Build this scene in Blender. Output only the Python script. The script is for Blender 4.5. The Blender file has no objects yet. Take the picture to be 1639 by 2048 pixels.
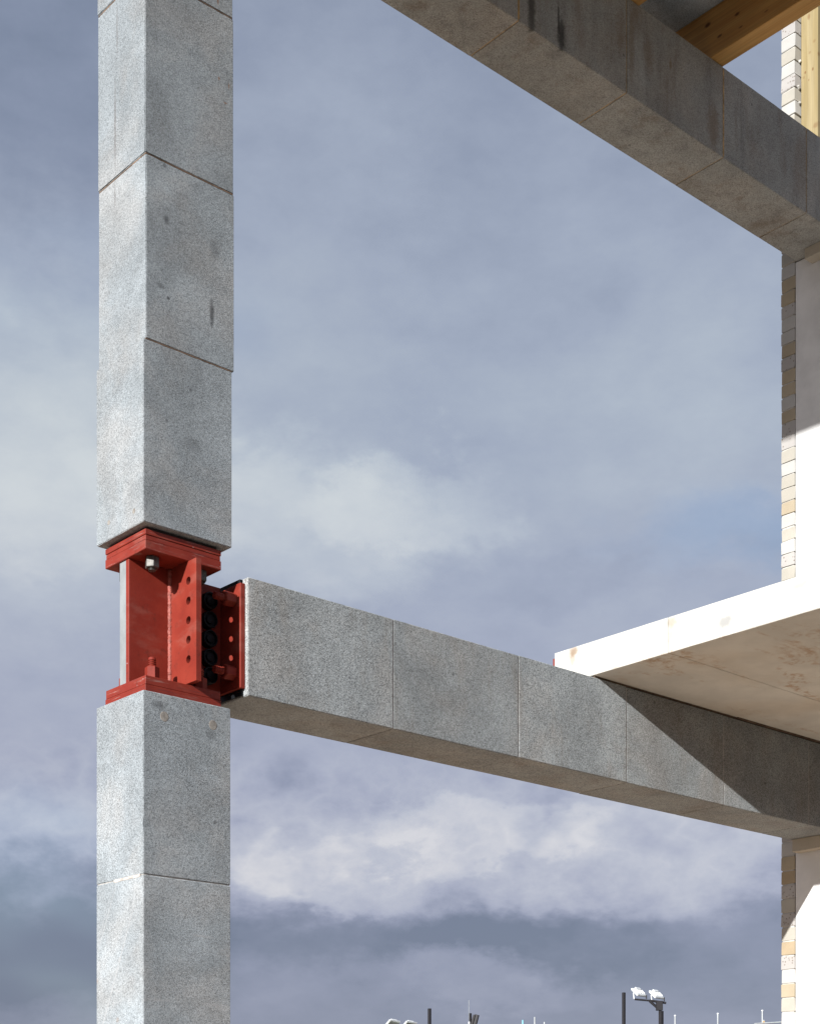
import bpy, bmesh, math, random
from mathutils import Vector, Matrix, noise

random.seed(7)
scene = bpy.context.scene
col = scene.collection

# ------------------------------------------------------------------ camera
F_PX, HORIZON, CX = 3182.0, 2295.0, 819.5          # photograph 1639 x 2048, level camera with a rising front
EYE = 1.68                                          # eye height over the ground
AX = math.atan2(4410 - CX, F_PX)                    # the long beams run along +X
RIGHT = Vector((math.sin(AX), -math.cos(AX), 0))
FWD = Vector((math.cos(AX), math.sin(AX), 0))
D0 = 5.8
CAM = -FWD * D0 - RIGHT * ((287 - CX) / F_PX * D0)
CAM.z = EYE
cam_data = bpy.data.cameras.new('camera')
cam = bpy.data.objects.new('camera', cam_data)
col.objects.link(cam)
cam.location = CAM
cam.rotation_euler = (math.pi / 2, 0, -math.atan2(FWD.x, FWD.y))
cam_data.sensor_width = 36
cam_data.lens = F_PX / 2048 * 36
cam_data.shift_y = (HORIZON - 1024) / 2048
cam_data.clip_start = 0.1
cam_data.clip_end = 6000
scene.camera = cam

# ------------------------------------------------------------------ light
EXPOSURE = 0.9
SKY_STRENGTH = 0.1
scene.view_settings.view_transform = 'Standard'
scene.view_settings.look = 'None'
scene.view_settings.gamma = 1
scene.view_settings.use_curve_mapping = False
scene.view_settings.exposure = EXPOSURE
SUN_TRAVEL = Vector((1.0, 0.26, -0.36)).normalized()
sun_data = bpy.data.lights.new('sun', 'SUN')
sun_data.energy = 4.0
sun_data.angle = math.radians(0.53)
sun_data.color = (0.985, 0.985, 0.975)
sun = bpy.data.objects.new('sun', sun_data)
col.objects.link(sun)
sun.location = (-30, -8, 20)
sun.rotation_euler = SUN_TRAVEL.to_track_quat('-Z', 'Y').to_euler()


class Nodes:
    """small wrapper for building node trees"""
    def __init__(self, tree):
        self.t = tree
        self.n = tree.nodes
        self.l = tree.links

    def set(self, sock, v):
        if hasattr(v, 'is_output'):
            self.l.new(v, sock)
        elif v is not None:
            sock.default_value = v

    def math(self, op, a, b=None, c=None, clamp=False):
        n = self.n.new('ShaderNodeMath')
        n.operation = op
        n.use_clamp = clamp
        for i, v in enumerate((a, b, c)):
            self.set(n.inputs[i], v)
        return n.outputs[0]

    def vec(self, op, a, b=None, out=0):
        n = self.n.new('ShaderNodeVectorMath')
        n.operation = op
        self.set(n.inputs[0], a)
        if b is not None:
            if op == 'SCALE':
                self.set(n.inputs['Scale'], b)
            else:
                self.set(n.inputs[1], b)
        return n.outputs['Value'] if op in ('LENGTH', 'DOT_PRODUCT', 'DISTANCE') else n.outputs[0]

    def noise(self, vec, scale, detail=2, rough=0.5, dist=0.0):
        n = self.n.new('ShaderNodeTexNoise')
        self.set(n.inputs['Vector'], vec)
        n.inputs['Scale'].default_value = scale
        n.inputs['Detail'].default_value = detail
        n.inputs['Roughness'].default_value = rough
        n.inputs['Distortion'].default_value = dist
        return n.outputs['Fac'], n.outputs['Color']

    def voronoi(self, vec, scale, feature='F1'):
        n = self.n.new('ShaderNodeTexVoronoi')
        n.feature = feature
        self.set(n.inputs['Vector'], vec)
        n.inputs['Scale'].default_value = scale
        return n.outputs['Distance'], n.outputs['Color']

    def ramp(self, fac, stops, interp='LINEAR'):
        n = self.n.new('ShaderNodeValToRGB')
        n.color_ramp.interpolation = interp
        e = n.color_ramp.elements
        while len(e) < len(stops):
            e.new(0.5)
        for el, (p, c) in zip(e, stops):
            el.position = p
            el.color = (c[0], c[1], c[2], 1) if isinstance(c, (tuple, list)) else (c, c, c, 1)
        self.set(n.inputs[0], fac)
        return n.outputs[0]

    def mix(self, fac, a, b, blend='MIX'):
        n = self.n.new('ShaderNodeMix')
        n.data_type = 'RGBA'
        n.blend_type = blend
        self.set(n.inputs[0], fac)
        for s, v in ((n.inputs[6], a), (n.inputs[7], b)):
            if isinstance(v, (tuple, list)):
                v = (v[0], v[1], v[2], 1)
            self.set(s, v)
        return n.outputs[2]

    def smooth(self, v, lo, hi, a=0.0, b=1.0):
        n = self.n.new('ShaderNodeMapRange')
        n.interpolation_type = 'SMOOTHSTEP'
        self.set(n.inputs[0], v)
        for i, x in enumerate((lo, hi, a, b)):
            n.inputs[i + 1].default_value = x
        return n.outputs[0]

    def sep(self, v):
        n = self.n.new('ShaderNodeSeparateXYZ')
        self.set(n.inputs[0], v)
        return n.outputs

    def comb(self, x, y, z):
        n = self.n.new('ShaderNodeCombineXYZ')
        for i, v in enumerate((x, y, z)):
            self.set(n.inputs[i], v)
        return n.outputs[0]


def px_dir(x, y):
    """azimuth and elevation in degrees of a point of the photograph"""
    a = math.atan((x - CX) / F_PX)
    e = math.atan((HORIZON - y) / F_PX * math.cos(a))
    return math.degrees(a), math.degrees(e)


world = bpy.data.worlds.new('World')
scene.world = world
world.use_nodes = True
w = Nodes(world.node_tree)
w.n.clear()
wout = w.n.new('ShaderNodeOutputWorld')
wbg = w.n.new('ShaderNodeBackground')
wbg.inputs['Strength'].default_value = SKY_STRENGTH
w.l.new(wbg.outputs[0], wout.inputs[0])
sky = w.n.new('ShaderNodeTexSky')
sky.sky_type = 'NISHITA'
sky.sun_disc = False
sky.sun_elevation = math.asin(-SUN_TRAVEL.z)
sky.sun_rotation = math.atan2(-SUN_TRAVEL.x, -SUN_TRAVEL.y)
sky.air_density = 1.0
sky.dust_density = 1.5
tc = w.n.new('ShaderNodeTexCoord').outputs['Generated']
rx = w.vec('DOT_PRODUCT', tc, RIGHT[:])
fy = w.vec('DOT_PRODUCT', tc, FWD[:])
dz = w.sep(tc)[2]
az = w.math('MULTIPLY', w.math('ARCTAN2', rx, fy), 180 / math.pi)
el = w.math('MULTIPLY', w.math('ARCSINE', dz), 180 / math.pi)
stretch = w.vec('MULTIPLY', tc, (1, 1, 1.9))
_, nc1 = w.noise(stretch, 7.0, 7, 0.58, 0.3)
_, nc2 = w.noise(w.vec('ADD', stretch, (5.3, 1.1, 8.2)), 2.6, 4, 0.5)
n1 = w.sep(nc1)
n2 = w.sep(nc2)


def warp(amount1, amount2, i):
    return w.math('ADD', w.math('MULTIPLY', w.math('SUBTRACT', n1[i], 0.5), amount1),
                  w.math('MULTIPLY', w.math('SUBTRACT', n2[i], 0.5), amount2))


_, nc3 = w.noise(stretch, 26.0, 5, 0.6)
n3 = w.sep(nc3)


def fine(a, i):
    return w.math('MULTIPLY', w.math('SUBTRACT', n3[i], 0.5), a)


waz = w.math('ADD', w.math('ADD', az, warp(8.0, 3.0, 0)), fine(3.5, 0))
wel = w.math('ADD', w.math('ADD', el, warp(5.0, 1.8, 1)), fine(2.6, 1))
base = w.ramp(w.math('DIVIDE', wel, 60.0),
              [(0.0, 0.20), (0.085, 0.22), (0.135, 0.25), (0.165, 0.36), (0.22, 0.50), (0.32, 0.52), (0.42, 0.56),
               (0.50, 0.46), (0.56, 0.37), (0.64, 0.27), (1.0, 0.3)])
value = base
for bx, by, brx, bry, amp, soft in [
        (60, 920, 330, 330, 0.28, 1.0), (100, 1000, 220, 130, 0.14, 0.8), (420, 960, 240, 110, 0.10, 0.8), (580, 1030, 400, 150, 0.24, 0.6), (820, 980, 260, 90, 0.14, 0.4),
        (760, 1720, 420, 120, 0.19, 0.9), (690, 1735, 230, 75, 0.13, 0.35), (930, 1640, 300, 75, 0.20, 0.35), (520, 1700, 160, 70, 0.12, 0.5), (1340, 1690, 350, 120, 0.28, 0.8), (70, 1630, 200, 90, 0.16, 0.8),
        (700, 1875, 420, 70, -0.19, 0.9), (1130, 1885, 260, 75, -0.18, 0.8), (70, 1890, 340, 170, -0.28, 0.9), (60, 420, 260, 200, -0.05, 1.0), (40, 150, 300, 340, -0.14, 1.0),
        (1400, 780, 330, 200, 0.08, 0.8), (620, 420, 330, 260, 0.05, 1.0), (1500, 1930, 200, 110, -0.08, 0.8), (980, 1975, 240, 55, 0.10, 0.7),
        (1080, 760, 260, 170, -0.06, 1.0), (1050, 1160, 260, 70, -0.07, 0.8), (1480, 1060, 190, 70, -0.12, 0.9), (400, 1690, 220, 120, 0.08, 0.8)]:
    a0, e0 = px_dir(bx, by)
    sx, sy = brx / 52.0, bry / 52.0
    d = w.vec('LENGTH', w.comb(w.math('MULTIPLY', w.math('SUBTRACT', waz, a0), 1 / sx),
                               w.math('MULTIPLY', w.math('SUBTRACT', wel, e0), 1 / sy), 0.0))
    value = w.math('ADD', value, w.smooth(d, 0.9 - 0.65 * soft, 0.9 + 0.45 * soft, amp, 0.0))
nf, _ = w.noise(stretch, 16.0, 6, 0.6)
value = w.math('ADD', value, w.math('MULTIPLY', w.math('SUBTRACT', nf, 0.5), 0.36))
value = w.math('ADD', value, w.math('MULTIPLY', w.math('SUBTRACT', n1[2], 0.5), 0.16))
# billowing tops in the low cumulus belt, all round the horizon
_, nc4 = w.noise(w.vec('MULTIPLY', tc, (1, 1, 1.5)), 19.0, 7, 0.55)
n4 = w.sep(nc4)
billow = w.math('SUBTRACT', 0.22, w.math('ABSOLUTE', w.math('SUBTRACT', n4[0], 0.5)))
belt = w.math('MULTIPLY', w.smooth(el, 7.0, 9.5), w.smooth(el, 12.5, 15.5, 1.0, 0.0))
value = w.math('ADD', value, w.math('MULTIPLY', w.math('MULTIPLY', w.math('SUBTRACT', billow, 0.13), belt), 1.35))
K = SKY_STRENGTH * 2 ** EXPOSURE
cl = [(0.0, (0.160, 0.187, 0.272)), (0.25, (0.258, 0.283, 0.392)), (0.5, (0.380, 0.404, 0.518)), (0.75, (0.492, 0.515, 0.602)),
      (1.0, (0.650, 0.655, 0.695))]
cloud = w.ramp(w.math('MULTIPLY', value, 0.72), [(p * 0.72, c) for p, c in cl] + [(1.0, (0.78, 0.775, 0.80))])
cloud = w.mix(1.0, cloud, w.mix(w.smooth(el, 9.0, 26.0), (1.02, 1.0, 1.0), (0.955, 1.02, 1.0)), 'MULTIPLY')
cloud = w.vec('SCALE', cloud, 1.0 / K)
a0, e0 = px_dir(1480, 1060)
dblue = w.vec('LENGTH', w.comb(w.math('MULTIPLY', w.math('SUBTRACT', waz, a0), 1 / 4.2),
                               w.math('MULTIPLY', w.math('SUBTRACT', wel, e0), 1 / 1.6), 0.0))
gap = w.math('ADD', w.smooth(dblue, 0.2, 1.3, 0.22, 0.0), w.smooth(n2[2], 0.56, 0.7, 0.06, 0.22))
skymix = w.mix(gap, cloud, sky.outputs[0])
w.l.new(skymix, wbg.inputs['Color'])


# ------------------------------------------------------------------ materials
def new_mat(name, rough=0.7, spec=0.35):
    m = bpy.data.materials.new(name)
    m.use_nodes = True
    nt = Nodes(m.node_tree)
    b = nt.n['Principled BSDF']
    b.inputs['Roughness'].default_value = rough
    b.inputs['Specular IOR Level'].default_value = spec
    pos = nt.n.new('ShaderNodeNewGeometry').outputs['Position']
    return m, nt, b, pos


def bump(nt, b, height, strength, dist):
    n = nt.n.new('ShaderNodeBump')
    n.inputs['Strength'].default_value = strength
    n.inputs['Distance'].default_value = dist
    nt.l.new(height, n.inputs['Height'])
    nt.l.new(n.outputs[0], b.inputs['Normal'])


def stain(nt, pos, c, r, wob=0.25):
    """soft mask around a world point with radii r"""
    wn = nt.noise(pos, 45, 3)[1]
    p = nt.vec('MULTIPLY', nt.vec('SUBTRACT', pos, c), tuple(1 / x for x in r))
    p = nt.vec('ADD', p, nt.vec('SCALE', nt.vec('SUBTRACT', wn, (0.5, 0.5, 0.5)), wob * 4))
    return nt.smooth(nt.vec('LENGTH', p), 0.35, 1.15, 1.0, 0.0)


def granite(name, tone=1.0, warm=0.0, streak=0.0, brown=0.0, stains=(), scratches=False, contrast=1.0, cast=(1, 1, 1)):
    m, nt, b, pos = new_mat(name, 0.72, 0.3)
    b.inputs['Diffuse Roughness'].default_value = 1.0
    rnd = nt.n.new('ShaderNodeObjectInfo').outputs['Random']
    g1, _ = nt.noise(pos, 310, 2.0, 0.6)
    _, vc = nt.voronoi(pos, 250)
    crystal = nt.sep(vc)[0]
    g = nt.math('ADD', nt.math('MULTIPLY', g1, 0.72), nt.math('MULTIPLY', crystal, 0.28))
    c = contrast
    cr = nt.ramp(g, [(0.30, 0.215 - 0.125 * c), (0.43, 0.215 - 0.025 * c), (0.58, 0.215 + 0.025 * c), (0.72, 0.215 + 0.11 * c)])
    big, bigc = nt.noise(pos, 3.2, 5, 0.6, 0.4)
    mid, _ = nt.noise(pos, 14, 4, 0.6)
    shade = nt.math('ADD', nt.smooth(big, 0.3, 0.7, 0.84, 1.14), nt.math('MULTIPLY', nt.math('SUBTRACT', mid, 0.5), 0.22))
    shade = nt.math('MULTIPLY', shade, nt.math('ADD', nt.math('MULTIPLY', rnd, 0.36), 1.40 * tone - 0.18))
    tint = nt.mix(nt.smooth(nt.sep(bigc)[1], 0.4, 0.68), (0.92, 1.0, 1.045), (0.98, 1.0, 1.0))
    colr = nt.mix(1.0, nt.vec('SCALE', cr, shade), tint, 'MULTIPLY')
    colr = nt.vec('MULTIPLY', colr, cast)
    if warm:
        colr = nt.mix(warm, colr, (0.2, 0.165, 0.125))
    if streak or brown:
        st, _ = nt.noise(nt.vec('MULTIPLY', pos, (9, 9, 1.1)), 1.0, 4, 0.65)
        if streak:
            colr = nt.mix(nt.smooth(st, 0.50, 0.70, 0.0, streak), colr, (0.035, 0.034, 0.033))
        if brown:
            s2, _ = nt.noise(nt.vec('MULTIPLY', nt.vec('ADD', pos, (3, 7, 2)), (7, 7, 1.6)), 1.0, 4, 0.6)
            colr = nt.mix(nt.smooth(s2, 0.5, 0.72, 0.0, brown), colr, (0.19, 0.135, 0.085))
    # small dark knots of mica, few and scattered
    kn, knc = nt.voronoi(pos, 9)
    pick = nt.smooth(nt.sep(knc)[0], 0.8, 0.82)
    colr = nt.mix(nt.math('MULTIPLY', nt.smooth(kn, 0.04, 0.09, 0.55, 0.0), pick), colr, (0.06, 0.06, 0.065))
    ru, ruc = nt.voronoi(nt.vec('ADD', pos, (1.7, 4.1, 9.3)), 7)
    pick2 = nt.smooth(nt.sep(ruc)[1], 0.84, 0.86)
    colr = nt.mix(nt.math('MULTIPLY', nt.smooth(ru, 0.03, 0.12, 0.4, 0.0), pick2), colr, (0.26, 0.15, 0.08))
    for sc_, sr_, amt, scol in stains:
        colr = nt.mix(nt.math('MULTIPLY', stain(nt, pos, sc_, sr_), amt), colr, scol)
    h = g1
    if scratches:
        rot = nt.n.new('ShaderNodeVectorRotate')
        rot.rotation_type = 'X_AXIS'
        rot.inputs['Angle'].default_value = math.radians(-28)
        nt.l.new(pos, rot.inputs['Vector'])
        ln, _ = nt.noise(nt.vec('MULTIPLY', rot.outputs[0], (4, 60, 1.2)), 1.0, 2, 0.5)
        colr = nt.mix(nt.smooth(ln, 0.60, 0.70, 0.0, 0.45), colr, (0.42, 0.42, 0.42))
    nt.l.new(colr, b.inputs['Base Color'])
    bump(nt, b, nt.math('ADD', nt.math('MULTIPLY', g1, 0.7), nt.math('MULTIPLY', mid, 0.5)), 1.0, 0.0042)
    return m


def plain(name, c, rough=0.6, var=0.15, scale=12.0, metal=0.0, bmp=0.0, spec=0.35):
    m, nt, b, pos = new_mat(name, rough, spec)
    n, _ = nt.noise(pos, scale, 4, 0.6)
    k = nt.smooth(n, 0.3, 0.7, 1 - var, 1 + var)
    nt.l.new(nt.vec('SCALE', nt.mix(0.0, c, c), k), b.inputs['Base Color'])
    b.inputs['Metallic'].default_value = metal
    if bmp:
        f, _ = nt.noise(pos, scale * 12, 3)
        bump(nt, b, f, bmp, 0.002)
    return m


def red_paint(name, scuff):
    m, nt, b, pos = new_mat(name, 0.55, 0.22)
    n, _ = nt.noise(pos, 9, 4, 0.6)
    colr = nt.mix(nt.smooth(n, 0.3, 0.7), (0.20, 0.023, 0.0135), (0.245, 0.033, 0.019))
    dull, _ = nt.noise(nt.vec('MULTIPLY', pos, (6, 6, 14)), 1.0, 4, 0.6)
    colr = nt.mix(nt.smooth(dull, 0.52, 0.72, 0.0, 0.40), colr, (0.29, 0.10, 0.075))
    if scuff:
        s, _ = nt.noise(nt.vec('MULTIPLY', pos, (7, 7, 150)), 1.0, 3, 0.7)
        colr = nt.mix(nt.smooth(s, 0.60, 0.70, 0.0, scuff), colr, (0.32, 0.17, 0.145))
        d, _ = nt.noise(nt.vec('MULTIPLY', pos, (5, 5, 210)), 1.0, 2, 0.6)
        colr = nt.mix(nt.smooth(d, 0.62, 0.68, 0.0, 0.5), colr, (0.10, 0.03, 0.03))
    grime, _ = nt.noise(pos, 30, 5, 0.7)
    colr = nt.mix(nt.smooth(grime, 0.55, 0.72, 0.0, 0.45), colr, (0.085, 0.022, 0.016))
    ch, chc = nt.voronoi(pos, 34)
    pick = nt.smooth(nt.sep(chc)[0], 0.80, 0.82)
    colr = nt.mix(nt.math('MULTIPLY', nt.smooth(ch, 0.05, 0.10, 0.8, 0.0), pick), colr, (0.5, 0.42, 0.4))
    nt.l.new(colr, b.inputs['Base Color'])
    bump(nt, b, nt.noise(pos, 160, 3)[0], 0.12, 0.002)
    return m


def wood(name, c_lo, c_hi, axis, knots=0.8, marks=()):
    """softwood: grain runs along the given axis (0 x, 1 y, 2 z)"""
    m, nt, b, pos = new_mat(name, 0.6, 0.3)
    s = [26.0, 26.0, 26.0]
    s[axis] = 1.3
    n, _ = nt.noise(nt.vec('MULTIPLY', pos, tuple(s)), 1.0, 4, 0.65, 0.4)
    s2 = [120.0, 120.0, 120.0]
    s2[axis] = 3.0
    f, _ = nt.noise(nt.vec('MULTIPLY', pos, tuple(s2)), 1.0, 2, 0.5)
    colr = nt.mix(nt.smooth(n, 0.32, 0.68), c_lo, c_hi)
    colr = nt.vec('SCALE', colr, nt.smooth(f, 0.3, 0.7, 0.9, 1.06))
    ks = [7.0, 7.0, 7.0]
    ks[axis] = 3.5
    k, kc = nt.voronoi(nt.vec('MULTIPLY', pos, tuple(ks)), 1.0)
    pick = nt.smooth(nt.sep(kc)[0], 0.62, 0.64)
    km = nt.math('MULTIPLY', nt.smooth(k, 0.06, 0.16, knots, 0.0), pick)
    colr = nt.mix(km, colr, (0.13, 0.055, 0.02))
    for sc_, sr_, amt, scol in marks:
        colr = nt.mix(nt.math('MULTIPLY', stain(nt, pos, sc_, sr_, 0.1), amt), colr, scol)
    if axis == 1:
        lam = nt.math('FRACT', nt.math('DIVIDE', nt.math('ADD', nt.sep(pos)[2], 0.013), 0.042))
        colr = nt.mix(nt.smooth(nt.math('ABSOLUTE', nt.math('SUBTRACT', lam, 0.5)), 0.0, 0.035, 0.45, 0.0), colr, (0.12, 0.06, 0.02))
    nt.l.new(colr, b.inputs['Base Color'])
    bump(nt, b, f, 0.15, 0.002)
    return m


def limestone(name, c, stainy=0.0, pits=0.0, stains=()):
    m, nt, b, pos = new_mat(name, 0.85, 0.2)
    b.inputs['Diffuse Roughness'].default_value = 0.6
    n, nc = nt.noise(pos, 5, 5, 0.6)
    colr = nt.vec('SCALE', nt.mix(0.0, c, c), nt.smooth(n, 0.3, 0.7, 0.9, 1.05))
    if stainy:
        s, _ = nt.noise(nt.vec('MULTIPLY', pos, (2.2, 5.5, 5.5)), 1.0, 5, 0.62, 0.6)
        s2, _ = nt.noise(pos, 22, 4, 0.65)
        co = nt.sep(pos)
        under = nt.smooth(co[2], SOFFIT + 0.004, SOFFIT + 0.012, 1.0, 0.10)
        seam = nt.smooth(nt.math('ABSOLUTE', nt.math('ADD', co[1], 0.455)), 0.01, 0.10, 0.10, 0.0)
        s = nt.math('ADD', s, seam)
        mask = nt.math('MULTIPLY', nt.math('MULTIPLY', nt.smooth(s, 0.52, 0.68), nt.smooth(s2, 0.43, 0.62)), under)
        colr = nt.mix(nt.math('MULTIPLY', mask, stainy), colr, (0.38, 0.22, 0.11))
        wide, _ = nt.noise(pos, 1.6, 3, 0.5)
        colr = nt.mix(nt.math('MULTIPLY', nt.smooth(wide, 0.45, 0.7, 0.0, stainy * 0.4), under), colr, (0.50, 0.38, 0.25))
    for sc_, sr_, amt, scol in stains:
        colr = nt.mix(nt.math('MULTIPLY', stain(nt, pos, sc_, sr_), amt), colr, scol)
    if pits:
        d, dc = nt.voronoi(pos, 55)
        pick = nt.smooth(nt.sep(dc)[0], 0.55, 0.6)
        pm = nt.math('MULTIPLY', nt.smooth(d, 0.15, 0.32, pits, 0.0), pick)
        colr = nt.mix(pm, colr, (0.16, 0.12, 0.09))
    nt.l.new(colr, b.inputs['Base Color'])
    bump(nt, b, nt.noise(pos, 130, 4, 0.6)[0], 0.25, 0.002)
    return m


# px -> world on a plane u = const or v = const (used to lay out what was measured in the photograph)
def on_v(x, y, v):
    r = (x - CX) / F_PX
    p = Vector((0, v, 0)) - CAM
    a, b_ = p.dot(RIGHT), p.dot(FWD)
    u = (r * b_ - a) / (RIGHT.x - r * FWD.x)
    d = b_ + u * FWD.x
    return Vector((u, v, EYE + (HORIZON - y) / F_PX * d))


def on_u(x, y, u):
    r = (x - CX) / F_PX
    p = Vector((u, 0, 0)) - CAM
    a, b_ = p.dot(RIGHT), p.dot(FWD)
    v = (r * b_ - a) / (RIGHT.y - r * FWD.y)
    d = b_ + v * FWD.y
    return Vector((u, v, EYE + (HORIZON - y) / F_PX * d))


def far(x, y, dist):
    p = CAM + FWD * dist + RIGHT * ((x - CX) / F_PX * dist)
    p.z = EYE + (HORIZON - y) / F_PX * dist
    return p


SOFFIT = 2.2035 + EYE
DARK = (0.045, 0.047, 0.05)
col_stains = []
for sx, sy, ru, rz, amt in [(424, 628, 0.012, 0.06, 0.75), (333, 440, 0.014, 0.022, 0.6), (322, 572, 0.02, 0.014, 0.5),
                            (337, 596, 0.01, 0.008, 0.8), (430, 500, 0.03, 0.05, 0.3), (385, 890, 0.05, 0.03, 0.25),
                            (318, 1410, 0.035, 0.02, 0.5), (423, 1468, 0.03, 0.03, 0.25)]:
    col_stains.append((tuple(on_v(sx, sy, 0)), (ru, 0.03, rz), amt, DARK))
for sx, sy, rv, rz, amt in [(230, 250, 0.008, 0.20, 0.5), (234, 60, 0.008, 0.12, 0.35), (228, 390, 0.006, 0.06, 0.4)]:
    col_stains.append((tuple(on_u(sx, sy, 0.006)), (0.04, rv, rz), amt, (0.13, 0.11, 0.10)))
for sx, sy, ru, rz in [(451, 206, 0.010, 0.004), (438, 157, 0.006, 0.008), (458, 172, 0.004, 0.012), (436, 2, 0.005, 0.02)]:
    col_stains.append((tuple(on_v(sx, sy, 0)), (ru, 0.03, rz), 0.7, (0.22, 0.10, 0.04)))
beam_stains = []
for sx, sy, ru, rz, amt in [(1122, 70, 0.03, 0.09, 0.8), (1116, 40, 0.008, 0.10, 0.8), (1062, 25, 0.03, 0.16, 0.7)]:
    beam_stains.append((tuple(on_v(sx, sy, 0)), (ru, 0.03, rz), amt, (0.025, 0.024, 0.022)))
for sx, sy, ru, rz, amt in [(1340, 130, 0.012, 0.04, 0.6), (1295, 110, 0.05, 0.10, 0.4), (1425, 250, 0.06, 0.14, 0.5),
                            (1262, 90, 0.03, 0.20, 0.45), (1240, 60, 0.05, 0.12, 0.35), (1600, 330, 0.08, 0.2, 0.3)]:
    beam_stains.append((tuple(on_v(sx, sy, 0)), (ru, 0.03, rz), amt, (0.22, 0.15, 0.085)))

M = {}
M['granite_upper'] = granite('granite_upper_column', 1.02, stains=col_stains, contrast=0.9)
M['granite_lower'] = granite('granite_lower_column', 1.0, stains=col_stains, scratches=False, contrast=1.05)
M['granite_sawn'] = granite('granite_sawn', 1.02, scratches=True, contrast=0.95)
M['granite_beam'] = granite('granite_beam', 1.08, brown=0.25, contrast=1.2, cast=(1.03, 1.0, 0.965))
M['granite_roof'] = granite('granite_weathered', 1.48, warm=0.30, streak=0.25, brown=0.5, stains=beam_stains, contrast=1.0, cast=(1.06, 1.0, 0.93))
M['granite_soffit'] = granite('granite_soffit', 1.6, contrast=0.8)
M['rust_joint'] = plain('rusty_resin', (0.20, 0.125, 0.08), 0.75, 0.5, 18)
M['amber_joint'] = plain('amber_resin', (0.47, 0.30, 0.125), 0.6, 0.45, 18)
M['pale_joint'] = plain('pale_mortar', (0.50, 0.46, 0.42), 0.8, 0.3, 25)
M['dark_joint'] = plain('dark_packing', (0.05, 0.035, 0.03), 0.8, 0.3, 25)
M['red'] = red_paint('red_oxide_paint', 0.0)
M['red_edge'] = red_paint('red_oxide_paint_scuffed', 0.75)
M['weld'] = plain('red_painted_weld', (0.30, 0.075, 0.055), 0.45, 0.25, 60, bmp=0.5)
M['mill_plate'] = plain('pale_bare_plate', (0.25, 0.262, 0.262), 0.65, 0.14, 9, bmp=0.2, spec=0.2)
M['steel'] = plain('bare_steel_nut', (0.10, 0.095, 0.085), 0.5, 0.3, 60, metal=0.4)
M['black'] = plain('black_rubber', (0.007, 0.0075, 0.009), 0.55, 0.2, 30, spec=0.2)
M['slab'] = limestone('white_limestone', (0.62, 0.60, 0.55), stainy=0.7, stains=[
    (tuple(on_u(1145, 1303, 2.44)), (0.05, 0.035, 0.03), 0.75, (0.28, 0.17, 0.09)), (tuple(on_u(1144, 1318, 2.44)), (0.05, 0.02, 0.04), 0.45, (0.30, 0.21, 0.13)),
    (tuple(on_u(1449, 1243, 2.44)), (0.05, 0.045, 0.03), 0.6, (0.27, 0.27, 0.27)), (tuple(on_u(1342, 1245, 2.44)), (0.05, 0.04, 0.03), 0.5, (0.33, 0.26, 0.18)),
    (tuple(on_u(1341, 1275, 2.44)), (0.05, 0.02, 0.07), 0.3, (0.34, 0.28, 0.2)), (tuple(on_u(1600, 1170, 2.44)), (0.05, 0.05, 0.02), 0.3, (0.34, 0.28, 0.2)),
    (tuple(on_u(1250, 1310, 2.44)), (0.05, 0.10, 0.03), 0.2, (0.34, 0.31, 0.26))])
M['panel'] = limestone('white_smooth_panel', (0.74, 0.73, 0.71))
M['pad'] = limestone('beige_stone_pad', (0.50, 0.45, 0.37), pits=0.2)
M['plug'] = plain('grey_buff_filler', (0.27, 0.245, 0.215), 0.9, 0.3, 60)
M['grout'] = plain('brown_bedding', (0.14, 0.10, 0.07), 0.85, 0.3, 30)
def knot_list(pts, u, c):
    return [(tuple(on_u(x, y, u)), (0.03, rv, rz), amt, c) for x, y, rv, rz, amt in pts]


M['joist'] = wood('glulam', (0.47, 0.245, 0.075), (0.58, 0.335, 0.115), 1, marks=knot_list(
    [(1414, 50, 0.022, 0.014, 0.95), (1473, 28, 0.018, 0.010, 0.9), (1438, 72, 0.018, 0.008, 0.9), (1480, 54, 0.015, 0.006, 0.7), (1531, 22, 0.015, 0.006, 0.7)],
    3.32, (0.10, 0.04, 0.015)))
M['stud'] = wood('pale_pine', (0.27, 0.205, 0.095), (0.345, 0.275, 0.15), 2, 0.6, marks=knot_list(
    [(1616, 33, 0.012, 0.022, 0.6), (1609, 145, 0.007, 0.010, 0.9), (1624, 138, 0.007, 0.012, 0.9), (1627, 82, 0.012, 0.012, 0.4), (1618, 105, 0.010, 0.010, 0.4),
     (1635, 106, 0.006, 0.018, 0.7), (1637, 241, 0.012, 0.010, 0.9), (1630, 250, 0.022, 0.020, 0.5), (1606, 155, 0.008, 0.010, 0.4), (1616, 160, 0.006, 0.008, 0.5)],
    4.54, (0.17, 0.085, 0.03)))
M['brick_buff'] = limestone('buff_brick', (0.44, 0.37, 0.265))
M['brick_brown'] = limestone('brown_buff_brick', (0.41, 0.325, 0.215))
M['brick_cream'] = limestone('cream_brick', (0.45, 0.42, 0.36))
M['brick_white'] = limestone('white_brick', (0.50, 0.485, 0.455))
M['brick_pitted'] = limestone('pitted_white_brick', (0.45, 0.425, 0.40), pits=0.75)
M['mortar'] = plain('white_mortar', (0.50, 0.48, 0.44), 0.9, 0.12, 30, bmp=0.4)
M['dark_metal'] = plain('dark_grey_metal', (0.020, 0.018, 0.020), 0.6, 0.15, 6)
M['white_metal'] = plain('white_metal', (0.72, 0.73, 0.72), 0.45, 0.06, 6)
M['lens'] = plain('grey_green_glass', (0.62, 0.66, 0.58), 0.3, 0.1, 6)
M['galv'] = plain('galvanised_tube', (0.40, 0.415, 0.415), 0.5, 0.12, 5, metal=0.2)
M['cyan'] = plain('pale_cyan_tube', (0.25, 0.55, 0.62), 0.5, 0.1, 5)
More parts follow.
